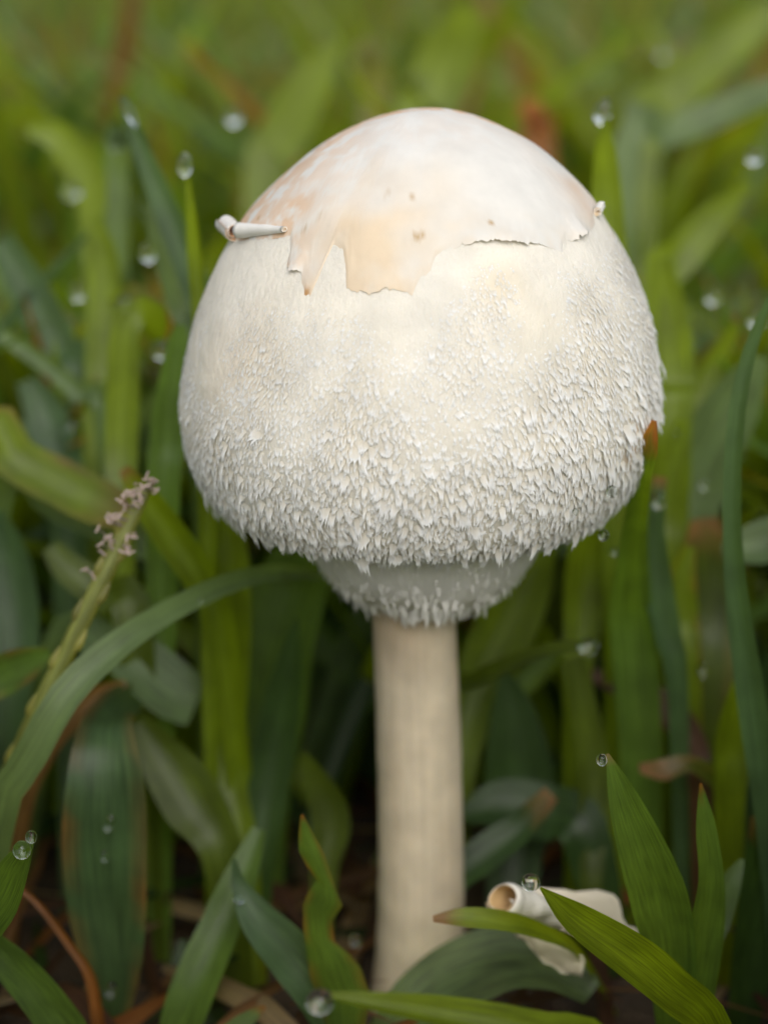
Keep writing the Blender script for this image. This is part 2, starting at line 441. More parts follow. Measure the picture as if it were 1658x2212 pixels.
for (v_, f_, c_) in VAR:
    c_ = c_ ** 1.8; tn = BASE[None] * (1 - c_[:, None]) + TIP[None] * c_[:, None]
    var_me.append(mesh('scale', v_, f_, tn, mat=M_SCALE))
cand = []
def edge_at(a): return np.interp(a, AA, sed)
tries = 0
grid = {}
while tries < 90000:
    tries += 1
    a = rng.uniform(-math.pi, math.pi); s = rng.uniform(.24, 1.0) 
    if s < edge_at(a) + .035: continue
    r = np.interp(s, arc, PR[:, 0])
    if rng.random() > r / 30.2: continue
    P = cap_pt(a, s)
    pat = noise.noise((P[0] * .16, P[1] * .16, P[2] * .22)) * .5 + noise.noise((P[0] * .45, P[1] * .45, P[2] * .5)) * .35
    g = (s - .36) / .42 + .26 * math.sin(a) * (1 if s < .75 else .3) + .11 * pat        # growth of the scales down the cap
    g = max(0, min(1.0, g))
    if g < .08 + .16 * rng.random(): continue
    L_ = (.30 + .86 * g ** 1.2) * math.exp(rng.gauss(0, .34))
    gap = L_ * (.31 + .16 * (1 - g))
    key = (int(a * r / .8), int(s * ARC / .8))
    ok = True
    for dx in (-1, 0, 1):
        for dy in (-1, 0, 1):
            for (x2, y2, g2) in grid.get((key[0] + dx, key[1] + dy), ()):
                if (x2 - a * r) ** 2 + ((y2 - s * ARC) * .75) ** 2 < (min(gap, g2)) ** 2: ok = False; break
            if not ok: break
        if not ok: break
    if not ok: continue
    grid.setdefault(key, []).append((a * r, s * ARC, gap))
    cand.append((a, s, L_, g))
# margin fringe hanging from the rim
for i in range(420):
    a = rng.uniform(-math.pi, math.pi); cand.append((a, rng.uniform(.93, .985), rng.uniform(.9, 2.1), 1.2))
inst = []
for (a, s, L_, g) in cand:
    P, S_, T_, Nn = cap_frame(a, s)
    if g > 1: P = P + Nn * .05
    jit = rng.gauss(0, .28) + (.10 * math.sin(a))
    Yd = nrm(T_ * math.cos(jit) + S_ * math.sin(jit))
    if s > .86: Yd = nrm(Yd * (1 - .75 * min(1, (s - .86) / .12)) + np.array([0, 0, -1.0]) * .75 * min(1, (s - .86) / .12) + Nn * .12)
    tilt = math.radians(rng.uniform(0, 10) * min(1, g * 1.4) + 6 * g)
    Zd = nrm(Nn - Yd * np.dot(Nn, Yd)); Xd = np.cross(Yd, Zd)
    Y2 = Yd * math.cos(tilt) + Zd * math.sin(tilt); Z2 = Zd * math.cos(tilt) - Yd * math.sin(tilt)
    W_ = L_ * rng.uniform(.30, .56) * (1.0 if rng.random() > .12 else 1.9)
    T3 = L_ * rng.uniform(.35, .6) * (.35 + .65 * min(1, g * 1.3))
    facing = max(0.0, float(np.dot(Nn, nrm(CAM - P))))
    inst.append((P - Nn * .03 * L_, Xd * W_, Y2 * L_, Z2 * T3, rng.randrange(len(VAR)), L_ * W_ * (facing if facing > .15 else 0)))
inst.sort(key=lambda q: -q[5])
from mathutils import Matrix
base = np.array([AX, 0, 0])
for (P, X_, Y_, Z_, k, _) in inst[:300]:
    o = bpy.data.objects.new('scale', var_me[k]); col.objects.link(o); o.parent = cap
    Q = P - base
    o.matrix_local = Matrix(((X_[0], Y_[0], Z_[0], Q[0] * MM), (X_[1], Y_[1], Z_[1], Q[1] * MM), (X_[2], Y_[2], Z_[2], Q[2] * MM), (0, 0, 0, 1)))
V, F, C = [], [], []; n0 = 0
for (P, X_, Y_, Z_, k, _) in inst[300:]:
    v_, f_, c_ = VAR[k]
    V.append(P + v_[:, :1] * X_ + v_[:, 1:2] * Y_ + v_[:, 2:3] * Z_)
    c_ = c_ ** 1.8; C.append(BASE[None] * (1 - c_[:, None]) + TIP[None] * c_[:, None])
    F += [tuple(i + n0 for i in f) for f in f_]; n0 += len(v_)
o = part('scale_cover', mesh('scale_cover', np.vstack(V), F, np.vstack(C), mat=M_SCALE), cap); o['kind'] = 'stuff'

# stem
na = 96; zt = z_at(1180); V, C = [], []
hh = np.linspace(-2, zt + 2, 70)
for z in hh:
    f = z / zt; r = 5.75 - .5 * min(1, f) + .9 * math.exp(-max(z, 0) / 6) + .22 * noise.noise((0, 0, z * .07)) + .08 * noise.noise((3, 0, z * .3))
    cx = AX + .65 - 1.1 * f + .35 * math.sin(f * 4.2)
    for i in range(na):
        a = 2 * math.pi * i / na
        rr = r * (1 + .012 * math.cos(3 * a + z * .03) + .006 * noise.noise((math.cos(a) * 3, math.sin(a) * 3, z * .06)))
        V.append((cx + rr * math.sin(a), -rr * math.cos(a), z))
        k = max(0, min(1, (f - .72) / .2)) * max(0, min(1, .8 - .7 * math.sin(a) + .5 * noise.noise((a, z * .1, 2))))  # browner top: own colour plus the veil's shadow, painted in
        k2 = max(0, noise.noise((math.sin(a) * 2, math.cos(a) * 2, z * .05)))
        c = (np.array([.63, .54, .40]) * (1 - .45 * k2) + np.array([.52, .41, .27]) * .45 * k2) * (1 + .10 * noise.noise((math.sin(a) * 9, math.cos(a) * 9, z * .05)))
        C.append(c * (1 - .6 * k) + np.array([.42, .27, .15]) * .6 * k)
F = [(j * na + i, j * na + (i + 1) % na, (j + 1) * na + (i + 1) % na, (j + 1) * na + i) for j in range(len(hh) - 1) for i in range(na)]
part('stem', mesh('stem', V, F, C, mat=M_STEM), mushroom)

# veil: ragged funnel between the cap's margin and the stem
na = 260
vp = [(18.0, 62.0), (16.6, 59.5), (15.1, 57.4), (14.2, 55.4), (13.2, 53.3), (11.8, 51.4), (10.1, 50.0), (8.4, 48.9), (6.9, 48.2)]
dzv = z_at(1215) - 52.7                                   # bring the funnel to the height seen in the photo
vp = [(r, z + dzv) for r, z in vp]
VP = catmull([(a, b, 0) for a, b in vp], 60)[:, :2]
V, C = [], []
nj = 40
for layer in (0, 1):
    for j in range(nj):
        t = j / (nj - 1)
        for i in range(na):
            a = -math.pi + 2 * math.pi * i / na
            hem = .93 + .10 * noise.noise((math.cos(a) * 3, math.sin(a) * 3, 1)) + .07 * noise.noise((math.cos(a) * 13, math.sin(a) * 13, 4)) + .04 * noise.noise((math.cos(a) * 34, math.sin(a) * 34, 4))
            hem -= .22 * bumpf(a, -.95, .05) + .16 * bumpf(a, .55, .05) - .10 * bumpf(a, .08, .07) - .08 * bumpf(a, .85, .12)
            tt = t * hem; x = tt * 59
            r = np.interp(x, range(60), VP[:, 0]) if x <= 59 else VP[-1, 0] - (x - 59) * .02
            z = np.interp(x, range(60), VP[:, 1]) if x <= 59 else VP[-1, 1] - (x - 59) * .22
            rib = .16 * noise.noise((math.cos(a) * 16, math.sin(a) * 16, t * 2)) * t + .10 * noise.noise((math.cos(a) * 40, math.sin(a) * 40, t * 3)) * t + .35 * noise.noise((math.cos(a) * 2, math.sin(a) * 2, t * 2 + 9))
            r = r + rib - layer * (.35 - .2 * t)
            r = max(r, 5.75 + .2 * (1 - layer)) if t < 1 else max(r, 5.9)
            V.append((AX + .7 + (r * 1.03 if r > 7 else r) * math.sin(a), -r * math.cos(a), z + layer * .05))
            g = .5 + .5 * noise.noise((math.cos(a) * 9, math.sin(a) * 9, t * 4))
            c = np.array([.92, .90, .84]) * (1 - .08 * g)
            C.append(c)
F = []; o1 = nj * na
for j in range(nj - 1):
    for i in range(na):
        a, b = j * na + i, j * na + (i + 1) % na
        F.append((a, a + na, b + na, b)); F.append((o1 + a, o1 + b, o1 + b + na, o1 + a + na))
for i in range(na):
    a, b = (nj - 1) * na + i, (nj - 1) * na + (i + 1) % na; F.append((a, o1 + a, o1 + b, b))
V = np.array(V); C = np.array(C)
yc = [((1215 + 0, 0))]
for (u0, v0), (u1, v1) in [((915, 1262), (912, 1285)), ((912, 1285), (898, 1305)), ((912, 1285), (924, 1310))]:
    for k in range(7):
        q = pix(u0 + (u1 - u0) * k / 6, v0 + (v1 - v0) * k / 6, -11.5 + (v0 + (v1 - v0) * k / 6 - 1262) / 48 * 2.8)
        dd = np.linalg.norm((V - q) * np.array([1, .25, 1]), axis=1); wgt = np.clip(1.2 - dd / .33, 0, 1)[:, None] * .55
        C = C * (1 - wgt) + np.array([.42, .26, .12]) * wgt
veil = part('veil', mesh('veil', V, F, C, mat=M_VEIL), mushroom)
V, F, C = [], [], []; n0 = 0
for k in range(16):                                        # the tuft hanging from its middle
    v_, f_, c_ = VAR[k % 12]
    P = pix(905 + rng.uniform(-16, 16), 1290 + rng.uniform(0, 34), -8.6 + rng.uniform(-.3, .3) + k * .03)
    L_ = rng.uniform(1.0, 1.7); W_ = rng.uniform(.7, 1.1)
    V.append(P + v_[:, :1] * np.array([W_, 0, 0]) + v_[:, 1:2] * np.array([rng.uniform(-.2, .2), -.25, -1]) * L_ + v_[:, 2:3] * np.array([0, -1, -.2]))
    C.append(np.tile(np.array([.84, .82, .76]), (len(v_), 1))); F += [tuple(i + n0 for i in f) for f in f_]; n0 += len(v_)
part('tuft', mesh('tuft', np.vstack(V), F, np.vstack(C), mat=M_VEIL), veil)

V, F, C = [], [], []; n0 = 0
for k in range(1300):                                       # fibrous fringe along the veil's hem
    v_, f_, c_ = VAR[k % 12]; a = rng.uniform(-math.pi, math.pi); t = 1 - .85 * rng.random() ** 1.15
    r = np.interp(t * 59, range(60), VP[:, 0]) + .1; z = np.interp(t * 59, range(60), VP[:, 1])
    rad_ = np.array([math.sin(a), -math.cos(a), 0]); side = np.array([math.cos(a), math.sin(a), 0])
    P = np.array([AX + .7, 0, z]) + rad_ * r; L_ = rng.uniform(.5, 1.5) * (.5 + .6 * t) * (1.6 if rng.random() < .12 else 1); W_ = L_ * rng.uniform(.22, .48) * (1.5 if t < .7 else 1)
    dn = nrm(np.array([0, 0, -1.0]) - rad_ * rng.uniform(-.05, .7) + side * rng.gauss(0, .2))
    V.append(P + v_[:, :1] * side * W_ + v_[:, 1:2] * dn * L_ + v_[:, 2:3] * nrm(rad_ + np.array([0, 0, -.3])) * L_ * .5)
    C.append(np.tile(np.array([.86, .84, .79]), (len(v_), 1))); F += [tuple(i + n0 for i in f) for f in f_]; n0 += len(v_)
o = part('fringe', mesh('fringe', np.vstack(V), F, np.vstack(C), mat=M_VEIL), veil); o['kind'] = 'stuff'

# ------------------------------------------------------------------ grass
G = dict(fresh=(.110, .195, .034), bright=(.160, .228, .007), teal=(.072, .135, .056), dark=(.042, .088, .020), pale=(.130, .200, .080),  # bright: the glow of backlit blades is put into its yellow-green
         olive=(.090, .130, .012), dry=(.26, .14, .06), brown=(.11, .055, .03), straw=(.32, .24, .13), rust=(.29, .115, .03))
S5 = np.array([-1, -.5, 0, .5, 1.0])
def ribbon(L_, R_, Nrm, fold, tint, tipc=None, tip_len=.06, edgec=None, wav=0.0, seed=0):
    """blade from left and right edges (tip first, root last), V folded along the midrib"""
    n = len(L_); V, C, U = [], [], []
    for i in range(n):
        t = i / (n - 1); Cn = (L_[i] + R_[i]) / 2; h = (R_[i] - L_[i]) / 2; hw = np.linalg.norm(h)
        for s in S5:
            p = Cn + h * s + Nrm[i] * (hw * fold * (abs(s) - .5) + hw * wav * noise.noise((s * 1.3, t * 7, seed)))
            V.append(p); U.append((s * .5 + .5 + seed * .37, t * 6 + seed))
            c = np.array(tint) * (1 + .10 * noise.noise((t * 5, seed, s * .5)))
            c = c * (1.0 if abs(s) > .1 else 1.08)
            if tipc is not None:
                k = max(0, min(1, 1.25 - t / tip_len + .7 * noise.noise((s * 2, t * 30, seed)))); c = c * (1 - k) + np.array(tipc) * k
            if edgec is not None:
                k = max(0, min(1, (abs(s) - .6) * 1.6 * max(0, .5 + noise.noise((t * 9, s, seed)) * 1.5))); c = c * (1 - k) + np.array(edgec) * k
            C.append(c)
    F = [(i * 5 + k, i * 5 + k + 1, i * 5 + k + 6, i * 5 + k + 5) for i in range(n - 1) for k in range(4)]
    return V, F, C, U
HERO_GROUP = 'grass blades around the mushroom'
hero_n = 0
def finish(label, V, F, C, U, root, group=HERO_GROUP):
    o = link('grass_shoot', mesh('grass_shoot', V, F, C, U, GRASS), origin=root)
    tag(o, label, 'grass blade', group); return o
def blade(label, pts, wid, tint='fresh', root=None, up=0.0, twist=0.0, fold=.35, n=22, tipc=None, tip_len=.06, edgec=None, wav=.08, point=True):
    """pts (u, v, y) tip first; wid px at those points; root (u, y) on the ground"""
    global hero_n; hero_n += 1
    P = [pix(*p) for p in pts]; W = [w_ / PXMM * depth(p) / D for w_, p in zip(wid, P)]
    if root is not None:
        r = ground_pt(root[0], root[1]); P.append(r); W.append(W[-1] * .7)
    PW = catmull([list(p) + [w_] for p, w_ in zip(P, W)], n)
    C_, W_ = PW[:, :3], np.maximum(PW[:, 3], .25)
    L_, R_, NN = [], [], []
    for i in range(n):
        T = nrm(C_[min(i + 1, n - 1)] - C_[max(i - 1, 0)])
        h = nrm(TOCAM * (1 - up) + np.array([0, .0, 1.0]) * up)
        Nn = nrm(h - T * np.dot(h, T)); S_ = np.cross(Nn, T)
        tw = math.radians(twist)
        S2 = S_ * math.cos(tw) + Nn * math.sin(tw); N2 = Nn * math.cos(tw) - S_ * math.sin(tw)
        L_.append(C_[i] - S2 * W_[i] / 2); R_.append(C_[i] + S2 * W_[i] / 2); NN.append(N2)
    V, F, C, U = ribbon(L_, R_, NN, fold, G[tint] if isinstance(tint, str) else tint, G.get(tipc), tip_len, G.get(edgec), wav, hero_n)
    return finish(label, V, F, C, U, P[-1])
def blade_edges(label, Le, Re, ys, tint, root, fold=.3, n=70, tipc=None, tip_len=.05, edgec=None):
    global hero_n; hero_n += 1
    m = len(Le); yy = np.interp(np.linspace(0, 1, m), np.linspace(0, 1, len(ys)), ys)
    L_ = [pix(a, b, y) for (a, b), y in zip(Le, yy)]; R_ = [pix(a, b, y) for (a, b), y in zip(Re, yy)]
    rp = ground_pt(root[0], root[1]); L_.append(rp - RGT * 2); R_.append(rp + RGT * 2)
    cat = lambda Q: np.array([[np.interp(t, np.linspace(0, 1, len(Q)), [q[k] for q in Q]) for k in range(3)] for t in np.linspace(0, 1, n)])
    L_, R_ = cat(L_), cat(R_)
    V, F, C, U = ribbon(L_, R_, [TOCAM] * n, -fold, G[tint], G.get(tipc), tip_len, G.get(edgec), .06, hero_n)
    return finish(label, V, F, C, U, rp)

B = blade
# --- near plane, in focus
B('broad green blade with a dew drop beside its pointed tip, right of the stem', [(1311, 1628, -30), (1345, 1720, -30), (1393, 1850, -29), (1428, 1960, -27), (1452, 2100, -25)], [6, 66, 112, 126, 104], 'fresh', (1470, -22), twist=12, fold=.3, tipc='straw', tip_len=.03)
B('narrow upright blade with a rusty tip beside the broad drop-tipped blade', [(1512, 1692, -27), (1522, 1790, -27), (1533, 1900, -26), (1522, 2010, -25), (1505, 2150, -24)], [6, 48, 60, 84, 76], 'fresh', (1490, -22), twist=-14, tipc='rust', tip_len=.035)
B('folded diagonal blade with yellow-lit upper half in front of the curled fragment', [(1166, 1918, -42), (1235, 1985, -42), (1350, 2065, -41), (1450, 2145, -40), (1540, 2240, -38)], [6, 74, 106, 106, 90], 'bright', (1590, -34), up=.35, fold=.75, twist=-8)
B('bright folded blade lying low across the foot of the stem', [(688, 2146, -62), (800, 2166, -62), (960, 2192, -61), (1150, 2232, -60), (1320, 2300, -58)], [8, 44, 74, 92, 90], 'bright', (1450, -56), up=.55, fold=.8)
blade_edges('insect-bitten blade with notched edges and an orange tip, left of the stem',
    [(649, 1760), (645, 1800), (646, 1840), (662, 1872), (684, 1902), (664, 1930), (654, 1955), (655, 2010), (662, 2060), (668, 2110), (684, 2150)],
    [(655, 1760), (676, 1800), (700, 1845), (714, 1890), (726, 1925), (740, 1958), (718, 1990), (722, 2035), (758, 2066), (780, 2095), (798, 2150)], [-24, -20], 'fresh', (740, -18), tipc='rust', tip_len=.03, edgec='rust')
B('short blade with twin dew drops on its tip, growing beside the wide dull blade', [(72, 1812, -38), (42, 1862, -38), (5, 1940, -37), (-60, 2070, -36)], [8, 60, 96, 100], 'fresh', (-120, -34), fold=.3, twist=15)
B('broad dull blue-green blade flecked with water, folded over at its rusty top', [(300, 1500, 14), (250, 1530, 4), (228, 1580, -5), (228, 1700, -9), (226, 1850, -10), (236, 2000, -10), (246, 2110, -10), (235, 2200, -9)], [60, 90, 120, 172, 184, 160, 110, 80], 'teal', (225, -8), fold=.18, edgec='rust', wav=.1)
B('grey-tipped blade leaning over the foot of the bitten blade', [(505, 1855, -14), (518, 1915, -15), (560, 1990, -17), (630, 2070, -18), (700, 2170, -19)], [8, 36, 84, 108, 96], 'teal', (760, -18), up=.4, fold=.3)
B('wide grey-green blade arching in front of the stem base', [(1275, 2150, -17), (1200, 2095, -15), (1090, 2080, -14), (970, 2130, -15), (880, 2210, -17)], [70, 150, 190, 190, 160], 'pale', (800, -18), up=.75, fold=.35)
B('small yellow-green blade with a brown torn tip crossing the stem base', [(935, 1985, -27), (1000, 1982, -27), (1090, 1990, -26), (1170, 2014, -24), (1250, 2060, -20)], [14, 44, 46, 38, 24], 'bright', (1330, -4), up=.4, fold=.3, tipc='dry', tip_len=.12)
B('pale arching blade that bends over under the cap, beside the flower spike', [(700, 1246, 16), (620, 1236, 12), (520, 1252, 7), (400, 1302, 0), (290, 1368, -6), (200, 1440, -10), (130, 1520, -13), (60, 1650, -15), (0, 1770, -15)], [14, 34, 44, 52, 60, 70, 74, 74, 72], (.16, .24, .095), (-60, -14), up=.25, fold=.3)
B('leaf with a yellow torn underside leaning against the flower spike', [(108, 1408, 2), (60, 1432, 2), (0, 1465, 2), (-80, 1540, 2)], [20, 72, 92, 80], 'fresh', (-160, 2), edgec='rust', fold=.3)
B('withered orange blade curling behind the flower spike', [(272, 1476, 10), (215, 1500, 9), (150, 1555, 8), (95, 1630, 8), (50, 1760, 8)], [14, 40, 52, 50, 40], 'dry', (20, 8), fold=.5, wav=.3)
B('pale blade with a blunt square end under the arching blade', [(425, 1520, 14), (370, 1490, 14), (300, 1430, 15), (230, 1390, 18), (120, 1400, 24)], [110, 128, 120, 96, 70], 'pale', (40, 30), up=.35, fold=.2)
B('dark olive blade lying behind the wide dull blade', [(300, 1560, 10), (360, 1650, 8), (420, 1740, 5), (480, 1850, 2)], [40, 110, 130, 90], 'olive', (520, 0), up=.2)
B('long blade sloping down from the lawn edge with a torn brown hole', [(300, 1120, 20), (230, 1095, 22), (140, 1050, 24), (40, 1000, 26), (-60, 960, 28)], [50, 100, 108, 100, 90], 'bright', (-150, 34), up=.3, tipc='dry', tip_len=.12, edgec='dry')
B('dull green blade running under the torn sloping blade', [(470, 1290, 22), (380, 1210, 24), (260, 1145, 26), (130, 1095, 28), (0, 1060, 30)], [30, 70, 80, 80, 80], 'pale', (-120, 34), up=.3)
B('yellow-lit blade slanting down beside the cap from a notched tip', [(268, 1012, 12), (310, 1075, 12), (375, 1165, 12), (440, 1265, 12), (480, 1380, 12)], [24, 64, 76, 72, 66], 'bright', (560, 12), fold=.5, tipc='dry', tip_len=.05)
# --- just behind the mushroom, lower half
B('tall bright blade rising left of the stem into the shade of the cap', [(470, 1020, 20), (492, 1180, 19), (495, 1350, 17), (488, 1520, 15), (495, 1680, 12), (528, 1830, 8)], [30, 84, 98, 92, 74, 56], 'bright', (560, 2), fold=.4)
B('wide green blade behind the stem in the shade of the cap', [(700, 1120, 30), (640, 1240, 29), (600, 1400, 27), (590, 1560, 25), (580, 1720, 22)], [60, 150, 160, 140, 100], 'fresh', (570, 16), fold=.25, twist=10)
B('slim dark blade with a pointed tip standing left of the stem', [(640, 1335, 15), (622, 1450, 14), (596, 1590, 13), (575, 1730, 11), (560, 1870, 8)], [8, 62, 88, 84, 64], 'dark', (550, 4), fold=.4)
B('yellow-green pointed blade tip low beside the stem', [(655, 1625, 12), (690, 1700, 12), (715, 1780, 11), (700, 1880, 9)], [8, 64, 84, 60], 'olive', (690, 4), fold=.4)
B('blade curving up from the lower edge to join the grey-tipped blade', [(560, 1790, -4), (520, 1900, -8), (470, 2020, -12), (410, 2160, -16)], [30, 76, 92, 100], 'fresh', (360, -18), fold=.4, twist=14)
B('broad bright blade leaning out behind the stem and veil', [(1180, 1150, 34), (1120, 1290, 32), (1060, 1420, 30), (1015, 1540, 27), (985, 1680, 22)], [60, 128, 126, 104, 76], 'bright', (960, 14), fold=.35)
B('dark blade standing between the stem and the bent drop-tipped blade', [(1085, 1440, 24), (1110, 1560, 22), (1120, 1700, 20), (1110, 1850, 16)], [14, 110, 150, 120], 'dark', (1090, 8), fold=.3)
B('thin bent blade carrying a dew drop at its level tip', [(1262, 1396, 6), (1190, 1402, 8), (1100, 1436, 11), (1020, 1474, 15), (950, 1530, 20)], [26, 32, 42, 46, 44], 'olive', (900, 22), up=.4)
B('straight olive blade under the bent drop-tipped blade', [(1242, 1420, 16), (1258, 1520, 15), (1278, 1640, 14), (1282, 1760, 12), (1275, 1900, 8)], [44, 60, 68, 62, 50], 'olive', (1270, 4), fold=.4)
B('bright yellow-green blade tucked under the right rim of the cap', [(1290, 1090, 26), (1276, 1200, 26), (1262, 1310, 25), (1250, 1420, 23), (1240, 1560, 20)], [70, 104, 92, 66, 50], 'bright', (1235, 14), fold=.35)
B('green blade with a rust-brown ragged tip pressed against the right side of the cap', [(1412, 908, -14), (1397, 972, -13.5), (1382, 1040, -7), (1368, 1160, 5), (1360, 1300, 13), (1372, 1450, 15)], [12, 46, 44, 60, 90, 100], 'fresh', (1400, 16), fold=.3, tipc='rust', tip_len=.115, wav=.35)
B('blue-green blade standing behind the rust-tipped blade', [(1424, 1030, 16), (1412, 1140, 15), (1420, 1260, 14), (1440, 1370, 13), (1462, 1500, 12)], [30, 44, 62, 58, 46], 'teal', (1475, 10), fold=.4, tipc='dry', tip_len=.04)
B('brilliant yellow-green blade behind the ring-shaped dew drop', [(1472, 905, 34), (1450, 1020, 33), (1436, 1130, 32), (1424, 1260, 30)], [26, 82, 86, 70], 'bright', (1400, 22), fold=.3)
B('broken blade with rust-brown margins right of the cap', [(1520, 1120, 30), (1528, 1220, 29), (1528, 1340, 27), (1520, 1470, 24)], [60, 130, 150, 120], 'olive', (1505, 18), fold=.25, tipc='dry', tip_len=.12, edgec='dry')
B('yellow blotched blade with a rusty eye right of the cap', [(1490, 1180, 24), (1470, 1260, 23), (1478, 1350, 22), (1490, 1450, 20)], [26, 64, 60, 48], 'bright', (1500, 14), edgec='rust', fold=.4)
B('long narrow blue-green blade curving down past the dark hollow', [(1664, 640, -2), (1618, 760, -2), (1590, 900, -3), (1580, 1080, -4), (1588, 1260, -5), (1612, 1440, -6), (1640, 1620, -7), (1662, 1780, -8)], [14, 30, 38, 40, 48, 60, 66, 62], 'teal', (1700, -9), twist=20, fold=.5)
B('wide pale blue-green blade leaning behind the long narrow blade', [(1640, 770, 42), (1580, 880, 41), (1510, 1020, 40), (1470, 1160, 38), (1450, 1320, 34)], [40, 120, 140, 116, 90], 'pale', (1440, 26), fold=.25, up=.2)
B('pair-leaf blade rising behind the narrow rusty-tipped blade', [(1602, 1856, -16), (1578, 1905, -17), (1556, 1980, -18), (1530, 2080, -20)], [10, 44, 48, 40], 'pale', (1510, -21), up=.2)
B('yellow-green blade stub beside the long narrow blade', [(1600, 1455, 6), (1592, 1530, 6), (1580, 1620, 6), (1575, 1740, 5)], [24, 66, 78, 66], 'bright', (1570, 3), fold=.3)
B('light rimmed blade crossing level behind the long narrow blade', [(1560, 1190, 18), (1620, 1180, 18), (1700, 1160, 19), (1800, 1170, 20)], [30, 90, 100, 90], 'pale', (1880, 22), up=.3)
B('brown dead blade drooping in the dark hollow', [(1270, 1455, 22), (1350, 1485, 20), (1430, 1530, 18), (1490, 1600, 14), (1510, 1700, 10)], [20, 60, 74, 64, 50], 'brown', (1515, 6), up=.3, wav=.3)
B('yellowing withered leaf curled in the dark hollow', [(1380, 1660, 4), (1430, 1665, 5), (1490, 1650, 6), (1560, 1690, 7), (1640, 1690, 8)], [24, 50, 40, 60, 60], 'olive', (1720, 10), up=.4, tipc='dry', tip_len=.3, wav=.35)
B('rust-tipped blade at the edge of the lawn behind the narrow blade', [(1655, 1760, -6), (1650, 1850, -6), (1640, 1960, -7), (1620, 2100, -8)], [70, 90, 100, 90], 'dark', (1600, -9), tipc='dry', tip_len=.12)
B('dark blade lying flat behind the foot of the stem', [(1000, 1760, 14), (1080, 1740, 14), (1180, 1760, 13), (1260, 1800, 10)], [40, 110, 130, 110], 'dark', (1330, 6), up=.4)
B('dusky blade sweeping behind the stem foot with brown end', [(1190, 1715, 6), (1120, 1790, 5), (1040, 1850, 3), (960, 1930, 0)], [40, 70, 80, 70], 'dark', (900, -2), up=.4, tipc='dry', tip_len=.12)
B('reddish dry runner stem arching over the dark gap', [(40, 1915, -14), (90, 1960, -15), (150, 2040, -16), (195, 2110, -17), (215, 2230, -18)], [12, 16, 18, 24, 30], 'rust', (220, -18), fold=.9)
B('dark green blade at the lowest edge beside the runner stem', [(-40, 2020, -26), (30, 2090, -26), (100, 2170, -26), (160, 2260, -26)], [50, 80, 90, 90], 'fresh', (200, -26), up=.3)
B('shadowed blade between the wide dull blade and the grey-tipped blade', [(395, 2030, 2), (400, 2080, 0), (430, 2160, -3), (480, 2260, -6)], [20, 60, 80, 80], 'dark', (500, -7), up=.3)
B('rusty-edged blade tip poking up at the lower edge', [(572, 2175, -22), (545, 2195, -22), (500, 2230, -22), (440, 2290, -22)], [8, 30, 44, 50], 'pale', (400, -22), up=.3, tipc='rust', tip_len=.12)
B('dim green blade between the spike and the lawn edge', [(-20, 1110, 30), (20, 1240, 28), (35, 1400, 24), (20, 1560, 20)], [70, 110, 100, 80], 'teal', (0, 12), fold=.3)
B('half-hidden blade behind the flower spike in the dark gap', [(110, 1180, 24), (150, 1230, 22), (230, 1290, 20), (290, 1350, 16)], [40, 70, 80, 80], 'olive', (330, 10), up=.3)
# --- upper half behind the cap
B('upright blade tip carrying a hanging dew drop above the right shoulder of the cap', [(1306, 250, 34), (1306, 320, 34), (1309, 420, 34), (1314, 520, 33), (1322, 660, 32), (1330, 900, 28)], [12, 46, 66, 74, 78, 76], 'bright', (1340, 14), fold=.3)
B('slender blade tip carrying a tall dew drop left of the cap', [(402, 362, 20), (412, 450, 20), (420, 550, 20), (432, 680, 19), (445, 900, 16)], [8, 22, 32, 36, 40], 'bright', (460, 6), fold=.5)
B('grey-tipped blade slanting behind the slender drop-tipped blade', [(262, 208, 40), (300, 310, 39), (345, 420, 38), (395, 545, 36), (445, 680, 34), (480, 850, 30)], [10, 38, 52, 60, 64, 60], 'teal', (500, 20), fold=.45)
B('pale blade fanning out behind the slender drop-tipped blade', [(330, 440, 44), (370, 560, 42), (410, 680, 40), (440, 800, 36)], [40, 76, 80, 70], 'pale', (460, 26), fold=.3)
B('hooked bright blade bending over at the top, left of the cap', [(60, 285, 92), (115, 290, 92), (170, 345, 92), (200, 430, 91), (212, 560, 89), (215, 720, 84)], [20, 66, 80, 76, 66, 60], 'bright', (215, 64), fold=.2)
B('tall bright blade standing behind the hooked dew-dotted leaf', [(205, 470, 56), (222, 560, 55), (228, 680, 53), (222, 820, 50), (212, 980, 44)], [24, 70, 80, 76, 66], 'bright', (205, 30), fold=.3)
B('folded leaf bent over sharply beside two dew drops', [(350, 735, 34), (335, 690, 33), (300, 668, 32), (270, 720, 31), (266, 840, 30), (262, 1000, 28), (262, 1180, 24)], [14, 62, 60, 64, 72, 70, 60], 'bright', (262, 14), fold=.25)
B('shadowed blade beside the left wall of the cap', [(390, 700, 24), (375, 820, 23), (362, 960, 22), (352, 1120, 20)], [26, 66, 76, 70], 'fresh', (345, 10), fold=.4)
B('blue-green blade fanning towards the lawn edge left of the cap', [(0, 520, 62), (70, 640, 60), (130, 760, 58), (170, 880, 54)], [60, 86, 86, 76], 'teal', (200, 36), up=.2)
B('pale stalk-like blade slanting low left of the cap', [(0, 720, 48), (90, 780, 47), (170, 850, 46), (230, 940, 44)], [30, 38, 40, 40], 'pale', (280, 34), fold=.5)
B('blue-green blade rising behind the bright glinting drop', [(60, 820, 50), (100, 900, 48), (130, 1000, 44), (150, 1120, 38)], [50, 86, 90, 80], 'teal', (160, 24), up=.2)
B('big blurred bright blade slanting up behind the left shoulder of the cap', [(730, 90, 150), (660, 200, 148), (600, 320, 146), (570, 440, 142)], [30, 96, 104, 90], 'bright', (550, 110), fold=.2)
